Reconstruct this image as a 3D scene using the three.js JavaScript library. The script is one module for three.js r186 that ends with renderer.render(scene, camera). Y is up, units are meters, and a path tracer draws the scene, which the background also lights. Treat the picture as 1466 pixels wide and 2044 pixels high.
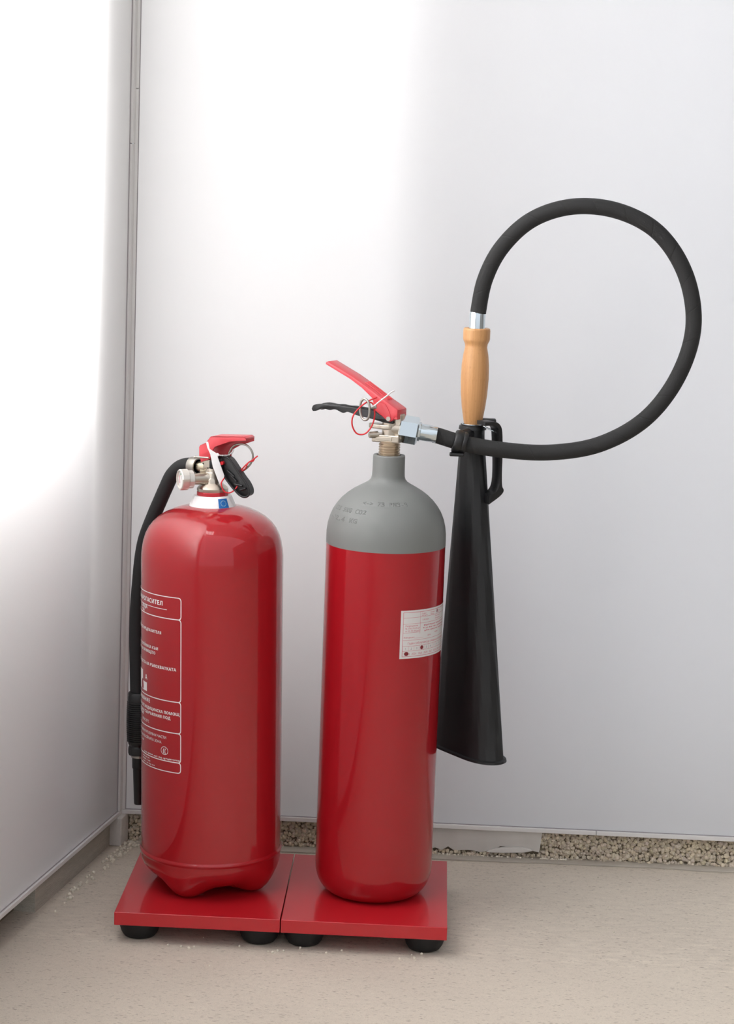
import * as THREE from 'three';
import { RectAreaLightUniformsLib } from 'three/addons/lights/RectAreaLightUniformsLib.js';
import { RoundedBoxGeometry } from 'three/addons/geometries/RoundedBoxGeometry.js';
import { mergeGeometries, toCreasedNormals } from 'three/addons/utils/BufferGeometryUtils.js';
import { ImprovedNoise } from 'three/addons/math/ImprovedNoise.js';

// ---------- camera, sky, lamps, exposure ----------
const scene = new THREE.Scene();
const camera = new THREE.PerspectiveCamera(26.75, 1466 / 2044, 0.05, 60);
camera.position.set(0.1508, 0.902, 2.3644);
{
  const yaw = -0.029, pitch = 0.1614, roll = 0.0371;
  const f = new THREE.Vector3(Math.sin(yaw) * Math.cos(pitch), -Math.sin(pitch), -Math.cos(yaw) * Math.cos(pitch));
  const r0 = new THREE.Vector3(Math.cos(yaw), 0, Math.sin(yaw)), u0 = new THREE.Vector3().crossVectors(r0, f);
  const r = r0.clone().multiplyScalar(Math.cos(roll)).addScaledVector(u0, Math.sin(roll));
  const u = r0.clone().multiplyScalar(-Math.sin(roll)).addScaledVector(u0, Math.cos(roll));
  camera.setRotationFromMatrix(new THREE.Matrix4().makeBasis(r, u, f.clone().negate()));
}
const renderer = new THREE.WebGLRenderer({ antialias: true });
renderer.toneMapping = THREE.LinearToneMapping;
renderer.toneMappingExposure = 1.0;
renderer.shadowMap.enabled = true;
renderer.shadowMap.type = THREE.PCFSoftShadowMap;
RectAreaLightUniformsLib.init();

// overcast sky: pale and even, a little brighter towards the zenith
const SKY = 1.05;
{
  const w = 32, h = 16, d = new Float32Array(w * h * 4);
  for (let j = 0; j < h; j++) for (let i = 0; i < w; i++) {
    const e = Math.sin(((j + 0.5) / h - 0.5) * Math.PI), k = SKY * (0.8 + 0.4 * Math.max(0, e)), o = (j * w + i) * 4;
    d[o] = 0.96 * k; d[o + 1] = 0.985 * k; d[o + 2] = 1.04 * k; d[o + 3] = 1;
  }
  const t = new THREE.DataTexture(d, w, h, THREE.RGBAFormat, THREE.FloatType);
  t.mapping = THREE.EquirectangularReflectionMapping; t.magFilter = THREE.LinearFilter; t.minFilter = THREE.LinearFilter; t.needsUpdate = true;
  scene.background = t; scene.environment = t;
}
const BACKLIGHT = 1.15, LEFTLIGHT = 8.2, LAMP = 1.6;   // the light panels behind the two fabrics, the ceiling lamp

// ---------- helpers ----------
let seed = 7;
const rnd = () => { seed = (seed * 1664525 + 1013904223) >>> 0; return seed / 4294967296; };
const noise = new ImprovedNoise();
const V = (x, y, z) => new THREE.Vector3(x, y, z);
function mesh(name, geo, mat, parent = scene) {
  const m = new THREE.Mesh(geo, mat); m.name = name; m.castShadow = m.receiveShadow = true; parent.add(m); return m;
}
function group(name, label, category, x, y, z) {
  const g = new THREE.Group(); g.name = name; g.position.set(x, y, z); g.userData = { label, category }; scene.add(g); return g;
}
function structure(o, label, category) { o.userData = { ...o.userData, kind: 'structure', label, category }; return o; }
const lathe = (pts, seg = 96) => { const g = new THREE.LatheGeometry(pts.map(([r, y]) => new THREE.Vector2(Math.max(r, 1e-5), y)), seg); return g; };
const creased = (pts, seg = 96, a = 0.6) => toCreasedNormals(lathe(pts, seg), a);
const curve = (pts, closed = false) => new THREE.CatmullRomCurve3(pts.map((p) => V(...p)), closed, 'centripetal');
const tube = (pts, r, seg = 64, rs = 16, closed = false) => new THREE.TubeGeometry(curve(pts, closed), seg, r, rs, closed);
function capped(pts, r, seg = 64, rs = 16) {
  const c = curve(pts), g = new THREE.TubeGeometry(c, seg, r, rs, false), out = [g];
  for (const t of [0, 1]) { const s = new THREE.SphereGeometry(r, rs, 8); const p = c.getPoint(t); s.translate(p.x, p.y, p.z); out.push(s); }
  return mergeGeometries(out.map((x) => x.toNonIndexed()));
}
function slab(pts, z0, z1, bevel = 0.0006) {          // an outline in x and y, given thickness in z
  const s = new THREE.Shape(pts.map(([x, y]) => new THREE.Vector2(x, y)));
  const g = new THREE.ExtrudeGeometry(s, { depth: z1 - z0 - 2 * bevel, bevelEnabled: bevel > 0, bevelSize: bevel, bevelThickness: bevel, bevelOffset: -bevel, bevelSegments: 2, curveSegments: 12 });
  g.translate(0, 0, z0 + bevel);
  return toCreasedNormals(g, 0.5);
}
function smoothOutline(pts, n = 60, closed = true) {
  return new THREE.CatmullRomCurve3(pts.map(([x, y]) => V(x, y, 0)), closed, 'centripetal').getPoints(n).slice(0, closed ? -1 : undefined).map((p) => [p.x, p.y]);
}
function along(geo, from, to) {                       // a geometry built on +y, turned to run from one point towards another
  const d = to.clone().sub(from).normalize(), q = new THREE.Quaternion().setFromUnitVectors(V(0, 1, 0), d);
  return geo.applyQuaternion(q).translate(from.x, from.y, from.z);
}
const rod = (a, b, r, r2 = r, seg = 24) => { const l = a.distanceTo(b), g = new THREE.CylinderGeometry(r2, r, l, seg); g.translate(0, l / 2, 0); return along(g, a, b); };
const boxAt = (w, h, d, x, y, z, r = 0.001) => new RoundedBoxGeometry(w, h, d, 2, Math.min(r, w / 2.01, h / 2.01, d / 2.01)).translate(x, y, z);
const join = (...g) => mergeGeometries(g.map((x) => { const y = x.index ? x.toNonIndexed() : x; for (const k of Object.keys(y.attributes)) if (!['position', 'normal', 'uv'].includes(k)) y.deleteAttribute(k); return y; }));
function patch(R, y0, y1, a0, a1, R2 = R, na = 48, ny = 8) {   // a curved sheet on a cylinder or cone; angle 0 faces +z, positive turns to +x
  const pos = [], nor = [], uv = [], idx = [], slope = (R - R2) / (y1 - y0), l = Math.hypot(1, slope);
  for (let j = 0; j <= ny; j++) for (let i = 0; i <= na; i++) {
    const a = a0 + (a1 - a0) * i / na, t = j / ny, r = R + (R2 - R) * t;
    pos.push(r * Math.sin(a), y0 + (y1 - y0) * t, r * Math.cos(a)); nor.push(Math.sin(a) / l, slope / l, Math.cos(a) / l); uv.push(i / na, t);
    if (i < na && j < ny) { const k = j * (na + 1) + i; idx.push(k, k + 1, k + na + 2, k, k + na + 2, k + na + 1); }
  }
  const g = new THREE.BufferGeometry();
  g.setAttribute('position', new THREE.Float32BufferAttribute(pos, 3)); g.setAttribute('normal', new THREE.Float32BufferAttribute(nor, 3)); g.setAttribute('uv', new THREE.Float32BufferAttribute(uv, 2)); g.setIndex(idx);
  return g;
}
function canvasTexture(w, h, draw, srgb = true) {
  const c = document.createElement('canvas'); c.width = w; c.height = h; draw(c.getContext('2d'), w, h);
  const t = new THREE.CanvasTexture(c); t.anisotropy = 8; if (srgb) t.colorSpace = THREE.SRGBColorSpace; return t;
}
function dataTexture(n, f, srgb = true) {              // f(u, v) in 0..1 -> [r, g, b] in 0..255, tiling is up to f
  const d = new Uint8Array(n * n * 4);
  for (let j = 0; j < n; j++) for (let i = 0; i < n; i++) { const c = f(i / n, j / n), o = (j * n + i) * 4; d[o] = c[0]; d[o + 1] = c[1]; d[o + 2] = c[2]; d[o + 3] = 255; }
  const t = new THREE.DataTexture(d, n, n); t.wrapS = t.wrapT = THREE.RepeatWrapping; t.magFilter = THREE.LinearFilter; t.minFilter = THREE.LinearMipmapLinearFilter; t.generateMipmaps = true; if (srgb) t.colorSpace = THREE.SRGBColorSpace; t.needsUpdate = true; return t;
}
// noise that repeats after p units in x and y
const tile = (x, y, p, z) => {
  const n = (a, b) => noise.noise(a, b, z), fx = x / p, fy = y / p;
  return (n(x, y) * (1 - fx) + n(x - p, y) * fx) * (1 - fy) + (n(x, y - p) * (1 - fx) + n(x - p, y - p) * fx) * fy;
};

// ---------- materials ----------
const std = (o) => new THREE.MeshStandardMaterial(o), phys = (o) => new THREE.MeshPhysicalMaterial(o);
const M = {
  paint: phys({ color: '#a3131c', roughness: 0.45, specularIntensity: 0.25, clearcoat: 1, clearcoatRoughness: 0.03 }),
  cylinderPaint: phys({ color: '#a0101b', roughness: 0.45, specularIntensity: 0.25, clearcoat: 0.85, clearcoatRoughness: 0.04 }),
  board: phys({ color: '#bd1823', roughness: 0.5, specularIntensity: 0.5, clearcoat: 1, clearcoatRoughness: 0.07 }),
  lever: phys({ color: '#d13e47', roughness: 0.38, clearcoat: 0.3, clearcoatRoughness: 0.3 }),
  plasticBlack: std({ color: '#131314', roughness: 0.42 }),
  hornBlack: std({ color: '#101113', roughness: 0.55 }),
  rubber: std({ color: '#1d1d1e', roughness: 0.75 }),
  foot: std({ color: '#121314', roughness: 0.6 }),
  nickel: std({ color: '#bdb4a7', metalness: 1, roughness: 0.32 }),
  steel: std({ color: '#a8a49c', metalness: 1, roughness: 0.35 }),
  zinc: std({ color: '#d3dde2', metalness: 1, roughness: 0.16 }),
  whitePlastic: std({ color: '#e8e8e8', roughness: 0.35 }),
  redPlastic: std({ color: '#cf2029', roughness: 0.4 }),
  ringPlastic: std({ color: '#b3202a', roughness: 0.4 }),
  glass: phys({ color: '#ffffff', roughness: 0.02, transmission: 1, thickness: 0, ior: 1.5 }),
  dial: std({ color: '#dedbd6', roughness: 0.5 }),
  aluminium: std({ color: '#dcdad8', roughness: 0.4 }),
  seam: std({ color: '#9d9799', roughness: 0.7 }),
  fabric: phys({ color: '#efeeee', roughness: 1, transmission: 0.42, thickness: 0, specularIntensity: 0.1, clearcoat: 0.9, clearcoatRoughness: 0.28 }),
  boxInside: std({ color: '#787878', roughness: 0.9 }),
  plainWall: std({ color: '#a9a5a0', roughness: 0.9 }),
  white: std({ color: '#e6e6e6', roughness: 0.8 }),
};

// floor: brushed cement with fine pits
{
  const pits = [];
  for (let k = 0; k < 9000; k++) pits.push([rnd(), rnd(), 0.35 + rnd() * rnd() * 1.3, rnd() * rnd()]);
  const n = 1024, col = new Float32Array(n * n), pit = new Float32Array(n * n);
  for (let j = 0; j < n; j++) for (let i = 0; i < n; i++) {
    const u = i / n, v = j / n;
    col[j * n + i] = 5 * tile(u * 5, v * 5, 5, 1.7) + 4 * tile(u * 30, v * 90, 30, 4.1) + 5 * tile(u * 120, v * 120, 120, 2.9) + 14 * (rnd() - 0.5);
  }
  for (const [u, v, s, q] of pits) {
    const ci = u * n, cj = v * n, rx = s * 3, ry = s * 1.0;
    for (let dj = -4; dj <= 4; dj++) for (let di = -8; di <= 8; di++) {
      const e = (di / rx) ** 2 + (dj / ry) ** 2; if (e > 1.5) continue;
      const i = (Math.floor(ci) + di + n) % n, j = (Math.floor(cj) + dj + n) % n;
      pit[j * n + i] = Math.max(pit[j * n + i], Math.max(0, 1 - e / 1.5) * (0.35 + 0.65 * q));
    }
  }
  const at = (u, v) => Math.round(v * n) * n + Math.round(u * n);
  const cmap = dataTexture(n, (u, v) => { const c = col[at(u, v)], p = pit[at(u, v)]; return [203 + c - 74 * p, 192 + c - 74 * p, 177 + 0.9 * c - 70 * p].map((x) => Math.max(0, Math.min(255, x))); });
  const bmap = dataTexture(n, (u, v) => { const c = 150 + 3 * col[at(u, v)] - 110 * pit[at(u, v)]; return [c, c, c].map((x) => Math.max(0, Math.min(255, x))); }, false);
  M.floor = std({ map: cmap, bumpMap: bmap, bumpScale: 0.0008, roughness: 0.9 });
}
// cement of the plinth, with stains
{
  const f = (u, v) => 16 * tile(u * 5, v * 5, 5, 3.3) + 10 * tile(u * 20, v * 20, 20, 6.1) + 8 * tile(u * 70, v * 70, 70, 8.8);
  const cm = dataTexture(512, (u, v) => { const c = f(u, v); return [176 + c, 170 + c, 158 + c]; });
  const bm = dataTexture(512, (u, v) => { const c = 128 + 3.5 * f(u, v); return [c, c, c].map((x) => Math.max(0, Math.min(255, x))); }, false);
  M.cement = std({ map: cm, bumpMap: bm, bumpScale: 0.003, roughness: 0.95 });
  M.mortar = std({ color: '#7d725f', bumpMap: bm, bumpScale: 0.006, roughness: 1 });
  M.plaster = std({ map: dataTexture(512, (u, v) => { const c = 0.7 * f(u, v); return [214 + c, 210 + c, 204 + c]; }), bumpMap: bm, bumpScale: 0.002, roughness: 0.9 });
  M.pebble = std({ color: '#ffffff', roughness: 0.95 });
  M.smear = std({ map: dataTexture(512, (u, v) => { const c = 0.8 * f(u, v); return [178 + c, 170 + c, 158 + c]; }), bumpMap: bm, bumpScale: 0.003, roughness: 0.95 });
}
// turned beech wood
M.wood = std({
  roughness: 0.42,
  map: dataTexture(512, (u, v) => {
    const g = 10 * noise.noise(u * 40, v * 2.2, 1) + 7 * noise.noise(u * 130, v * 5, 3) + 9 * noise.noise(u * 5, v * 1.3, 7), fleck = noise.noise(u * 90, v * 40, 5) > 0.42 ? -9 : 0;
    return [197 + g + fleck, 146 + g + fleck, 95 + 0.8 * g + fleck];
  }),
});
// wrapped cloth impression on the rubber of the big hose: fine spiral bands
M.wrapped = std({
  color: '#242424', roughness: 0.8, bumpScale: 0.0012,
  bumpMap: dataTexture(256, (u, v) => { const s = (u * 1 + v) % 1, c = 150 + (s < 0.06 ? -110 * (1 - s / 0.06) : 0) + 14 * noise.noise(u * 60, v * 60, 2); return [c, c, c]; }, false),
});
M.wrapped.bumpMap.repeat.set(22, 1);

// ---------- the setting ----------
const CX = -0.2395, CZ = -0.372, LOW = 0.039, TOP = 2.5;    // the corner where the two fabric walls meet
{
  const g = new THREE.BoxGeometry(14, 0.12, 14); g.translate(4.6, -0.06, 5);
  const p = g.attributes.position, uv = g.attributes.uv;
  for (let i = 0; i < p.count; i++) uv.setXY(i, p.getX(i) / 0.62, p.getZ(i) / 0.62);
  structure(mesh('floor', g, M.floor), 'brushed beige cement floor with fine pits', 'floor');
}
{
  const ceil = mesh('ceiling', new THREE.BoxGeometry(4.4, 0.12, 1.7).translate(1.1, 2.72, 0.2), M.white);
  structure(ceil, 'plain white ceiling above the fabric walls', 'ceiling');
  const right = mesh('wall_right', new THREE.BoxGeometry(0.12, 2.66, 4.2).translate(3.2, 1.33, 1.6), M.plainWall);
  structure(right, 'plain grey side wall facing the fabric wall', 'wall');
}
// A light box: fabric stretched in an aluminium frame, a case behind it, light panels in the case. Its own axes: x along the wall, z out of the wall.
function lightBox(name, label, x, z, turn, x0, x1, cuts, upright, boards, panels, deep) {
  const w = new THREE.Group(); w.name = name; w.position.set(x, 0, z); w.rotation.y = turn; scene.add(w); structure(w, label, 'wall');
  const L = x1 - x0, mid = (x0 + x1) / 2, H = TOP - LOW, my = (TOP + LOW) / 2;
  mesh('fabric', new THREE.PlaneGeometry(L, H).translate(mid, my, -0.0015), M.fabric, w);
  mesh('case_back', new THREE.BoxGeometry(L, H, 0.01).translate(mid, my, -deep), M.boxInside, w);
  for (const [n, bw, bh, bx, by] of [['case_side', 0.006, H, x0 + 0.003, my], ['case_side', 0.006, H, x1 - 0.003, my], ['case_side', L, 0.006, mid, LOW + 0.003], ['case_side', L, 0.006, mid, TOP - 0.003]])
    mesh(n, new THREE.BoxGeometry(bw, bh, deep - 0.006).translate(bx, by, -deep / 2 - 0.002), M.boxInside, w);
  // bottom profile in lengths that butt together
  const fw = 0.0058;
  for (let i = 0; i + 1 < cuts.length; i++) {
    const a = cuts[i] + 0.0003, b = cuts[i + 1] - 0.0003;
    mesh('frame_profile', boxAt(b - a, fw, 0.012, (a + b) / 2, LOW + fw / 2, -0.0035, 0.0008), M.aluminium, w);
  }
  mesh('keder_seam', new THREE.BoxGeometry(L, 0.001, 0.001).translate(mid, LOW + fw + 0.0005, -0.0007), M.seam, w);
  // upright profile at the corner, in two lengths
  const [ux, uw, joint] = upright;
  for (const [a, b] of [[LOW + fw + 0.0003, joint - 0.0004], [joint + 0.0004, TOP]])
    mesh('frame_profile', boxAt(uw, b - a, 0.012, ux, (a + b) / 2, -0.0035, 0.0008), M.aluminium, w);
  mesh('keder_seam', new THREE.BoxGeometry(0.0008, H, 0.001).translate(ux + Math.sign(mid) * (uw / 2 + 0.0004), my, -0.0007), M.seam, w);
  for (const [bx, gap] of boards) mesh('partition', new THREE.BoxGeometry(0.008, H - 0.02, deep - gap - 0.01).translate(bx, my, -(deep + gap) / 2), M.boxInside, w);
  for (const [px, py, pw, ph, k, color] of panels) {
    mesh('light_panel', new THREE.BoxGeometry(pw, ph, 0.008).translate(px, py, -deep + 0.012), new THREE.MeshStandardMaterial({ color: '#ffffff', emissive: color, emissiveIntensity: 0.4, roughness: 0.6 }), w);
    const l = new THREE.RectAreaLight(color, k, pw, ph); l.name = 'light_panel_light'; l.position.set(px, py, -deep + 0.02); l.rotation.y = Math.PI; w.add(l);
  }
  return w;
}
// x, y, width, height, brightness, colour of each light panel
lightBox('wall_back', 'white stretched fabric wall behind the extinguishers, lit from inside', CX, CZ, 0, 0, 2.8, [0, 0.628, 2.8], [0.003, 0.0055, 0.981], [[0.325, 0.055]],
  [[0.158, 1.27, 0.28, 2.1, BACKLIGHT, '#ffffff'], [0.9, 1.15, 0.95, 2.1, BACKLIGHT * 0.03, '#dcecff']], 0.26);
const LT = Math.atan2(0.9832, -0.1827);                // the left wall runs towards the viewer and opens outwards
// its x axis runs from near to far, so that z points into the room
lightBox('wall_left', 'white stretched fabric wall beside the extinguishers, glowing at its upper part', CX, CZ, Math.PI - LT, -2.6, 0, [-2.6, -0.24, 0], [-0.0065, 0.012, 0.913], [[-0.125, 0.022]],
  [[-0.75, 1.37, 1.2, 1.5, LEFTLIGHT, '#ffffff'], [-0.062, 1.3, 0.08, 2.0, 0.8, '#fffdf8']], 0.17);

// plinth below the walls: pebble concrete with a plastered block, smooth cement on the left
{
  const p = new THREE.Group(); p.name = 'trim_1'; p.position.set(CX, 0, CZ); scene.add(p); structure(p, 'pebble concrete plinth under the back fabric wall', 'plinth');
  mesh('mortar_bed', new THREE.BoxGeometry(2.8, LOW, 0.14).translate(1.4, LOW / 2, -0.081), M.mortar, p);
  // plastered block: a rough slab with a broken lower edge
  const pts = [[0.4, LOW]]; for (let k = 0; k <= 18; k++) pts.push([0.4 + 0.155 * k / 18, 0.006 + 0.007 * rnd() + (k > 10 && k < 15 ? 0.004 : 0)]); pts.push([0.558, LOW]);
  mesh('plaster_block', slab(pts, -0.018, -0.005, 0.0008), M.plaster, p);
  mesh('plaster_flake', slab(smoothOutline([[0.485, 0.009], [0.5, 0.014], [0.53, 0.0165], [0.545, 0.013], [0.52, 0.009]], 30), -0.006, -0.0005, 0.0006), M.plaster, p);
  // pebbles
  const geo = new THREE.IcosahedronGeometry(1, 1), q = geo.attributes.position;
  for (let i = 0; i < q.count; i++) { const v = V().fromBufferAttribute(q, i), s = 1 + 0.5 * noise.noise(v.x * 1.4 + 3, v.y * 1.4, v.z * 1.4); q.setXYZ(i, v.x * s, v.y * s, v.z * s); }
  geo.computeVertexNormals();
  const spots = [];
  for (let x = 0.012; x < 1.5; x += 0.0034) for (let y = 0.0; y < LOW + 0.002; y += 0.0034) {
    if (x > 0.4 && x < 0.556 && y > 0.006) continue;
    spots.push([x + (rnd() - 0.5) * 0.004, y + (rnd() - 0.5) * 0.004 + 0.001, -0.0105 + (rnd() - 0.5) * 0.005 + (y < 0.006 ? 0.003 * rnd() : 0), 0.0017 + 0.0016 * rnd() * rnd() + 0.0006 * rnd()]);
  }
  const inst = new THREE.InstancedMesh(geo, M.pebble, spots.length), o = new THREE.Object3D(), c = new THREE.Color();
  spots.forEach(([x, y, z, s], i) => {
    o.position.set(x, y, z); o.rotation.set(rnd() * 6, rnd() * 6, rnd() * 6); o.scale.set(s * (0.9 + 0.5 * rnd()), s * (0.8 + 0.4 * rnd()), s); o.updateMatrix(); inst.setMatrixAt(i, o.matrix);
    const k = 0.78 + 0.34 * rnd(); c.setRGB(0.66 * k, (0.56 + 0.03 * rnd()) * k, (0.42 + 0.06 * rnd()) * k); inst.setColorAt(i, c);
  });
  inst.name = 'pebbles'; inst.castShadow = inst.receiveShadow = true; inst.userData.kind = 'stuff'; p.add(inst);

  const w = new THREE.Group(); w.name = 'trim_2'; w.position.set(CX, 0, CZ); w.rotation.y = Math.PI - LT; scene.add(w); structure(w, 'smooth stained cement plinth under the side fabric wall', 'plinth');
  mesh('cement_base', new THREE.BoxGeometry(0.27, LOW, 0.1).translate(-0.155, LOW / 2, -0.058), M.cement, w);
  mesh('cement_pier', boxAt(0.03, LOW, 0.02, -0.006, LOW / 2, -0.002, 0.002), M.plaster, w);
  mesh('cement_base', new THREE.BoxGeometry(2.3, LOW, 0.1).translate(-1.44, LOW / 2, -0.085), M.mortar, w);
}
// cement smeared on the floor along the plinth
{
  const top = [], low = [];
  for (let k = 0; k <= 60; k++) { const x = 0.02 + 1.7 * k / 60; top.push([x, -0.014]); low.push([x, 0.004 + 0.012 * (0.5 + 0.5 * noise.noise(x * 9, 2.5, 1)) + 0.003 * rnd()]); }
  const g = slab([...top, ...low.reverse()].map(([x, z]) => [x, -z]), 0, 0.0022, 0.0009).rotateX(-Math.PI / 2);
  const m = mesh('trim_3', g, M.smear); m.position.set(CX, 0, CZ); structure(m, 'strip of grey cement smeared on the floor along the pebble plinth', 'cement');
}
// loose crumbs in the corner
{
  const geo = new THREE.IcosahedronGeometry(1, 1), q = geo.attributes.position;
  for (let i = 0; i < q.count; i++) { const v = V().fromBufferAttribute(q, i), s = 1 + 0.35 * noise.noise(v.x * 1.3 + 5, v.y * 1.3, v.z * 1.3); q.setXYZ(i, v.x * s, v.y * s, v.z * s); }
  geo.computeVertexNormals();
  const list = [], dir = V(-0.1827, 0, 0.9832), nrm = V(0.9832, 0, 0.1827);
  for (let k = 0; k < 110; k++) { const s = 0.3 * rnd() * rnd(), t = 0.006 + 0.02 * rnd() * (1 - s * 2); list.push([V(CX, 0, CZ).addScaledVector(dir, s).addScaledVector(nrm, t), 0.0012 + 0.002 * rnd() * rnd()]); }
  for (let k = 0; k < 90; k++) list.push([V(CX + 0.01 + 0.08 * rnd() * rnd() + 0.01, 0, CZ + 0.004 + 0.016 * rnd()), 0.001 + 0.0022 * rnd() * rnd()]);
  for (let k = 0; k < 90; k++) list.push([V(CX + 0.42 + 0.17 * rnd(), 0.001, CZ + 0.002 * rnd() - 0.004), 0.0008 + 0.0018 * rnd() * rnd()]);
  for (let k = 0; k < 40; k++) list.push([V(CX + 0.05 + 0.6 * rnd(), 0, CZ + 0.03 + 0.4 * rnd()), 0.0004 + 0.0009 * rnd() * rnd()]);
  for (let k = 0; k < 26; k++) list.push([V(CX + 0.26 + 0.3 * (rnd() - 0.5), 0, CZ + 0.37 + 0.02 * (rnd() - 0.5)), 0.0005 + 0.0012 * rnd()]);
  const inst = new THREE.InstancedMesh(geo, M.pebble, list.length), o = new THREE.Object3D(), c = new THREE.Color();
  list.forEach(([v, s], i) => { o.position.copy(v); o.position.y += s * 0.6; o.rotation.set(rnd() * 6, rnd() * 6, rnd() * 6); o.scale.setScalar(s); o.updateMatrix(); inst.setMatrixAt(i, o.matrix); const k = 0.85 + 0.3 * rnd(); c.setRGB(0.74 * k, 0.68 * k, 0.57 * k); inst.setColorAt(i, c); });
  inst.name = 'loose_grit'; inst.castShadow = inst.receiveShadow = true; scene.add(inst);
  inst.userData = { label: 'pale crumbs of stone and mortar scattered along the foot of the walls', category: 'grit', kind: 'stuff' };
}
// ceiling lamp, out of view but mirrored in the paint
{
  const g = group('ceiling_lamp', 'square white ceiling lamp with a cross bar', 'lamp', -0.25, 2.66, 0.7);
  const W = 0.5;
  mesh('diffuser', new THREE.BoxGeometry(W, 0.01, W).translate(0, -0.02, 0), new THREE.MeshStandardMaterial({ color: '#ffffff', emissive: '#ffffff', emissiveIntensity: 4, roughness: 0.6 }), g);
  mesh('frame', join(boxAt(W + 0.06, 0.05, 0.03, 0, -0.02, W / 2 + 0.015), boxAt(W + 0.06, 0.05, 0.03, 0, -0.02, -W / 2 - 0.015), boxAt(0.03, 0.05, W, W / 2 + 0.015, -0.02, 0), boxAt(0.03, 0.05, W, -W / 2 - 0.015, -0.02, 0)), M.white, g);
  for (const k of [-1, 0, 1]) mesh('cross_bar', boxAt(0.03, 0.02, W, k * 0.16, -0.03, 0), M.white, g);
  const l = new THREE.RectAreaLight('#ffffff', LAMP, W, W); l.name = 'ceiling_lamp_light'; l.position.set(0, -0.045, 0); l.rotation.x = -Math.PI / 2; g.add(l);
}

// ---------- the two stands ----------
const PW = 0.1927, PD = 0.2395, PT = 0.0157, PH = 0.038;
const footGeo = lathe([[0, 0], [0.0155, 0], [0.0185, 0.0015], [0.0215, 0.006], [0.0238, 0.013], [0.0243, 0.019], [0.0243, PH - PT], [0, PH - PT]], 40);
for (const [x0, label] of [[-PW, 'red board stand on black rubber feet under the all-red extinguisher'], [0, 'red board stand on black rubber feet under the grey-shouldered extinguisher']]) {
  const g = group(x0 < 0 ? 'board_stand' : 'board_stand_001', label, 'stand', x0 + PW / 2, 0, -PD / 2);
  g.userData.group = 'red board stands';
  mesh('board', new RoundedBoxGeometry(PW - 0.0011, PT, PD, 3, 0.0008).translate(0, PH - PT / 2, 0), M.board, g);
  for (const [sx, sz] of [[-1, 1], [1, 1], [-1, -1], [1, -1]]) mesh('foot', footGeo, M.foot, g).position.set(sx * (PW / 2 - 0.0262), 0, sz * (PD / 2 - 0.0335));
}

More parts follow.
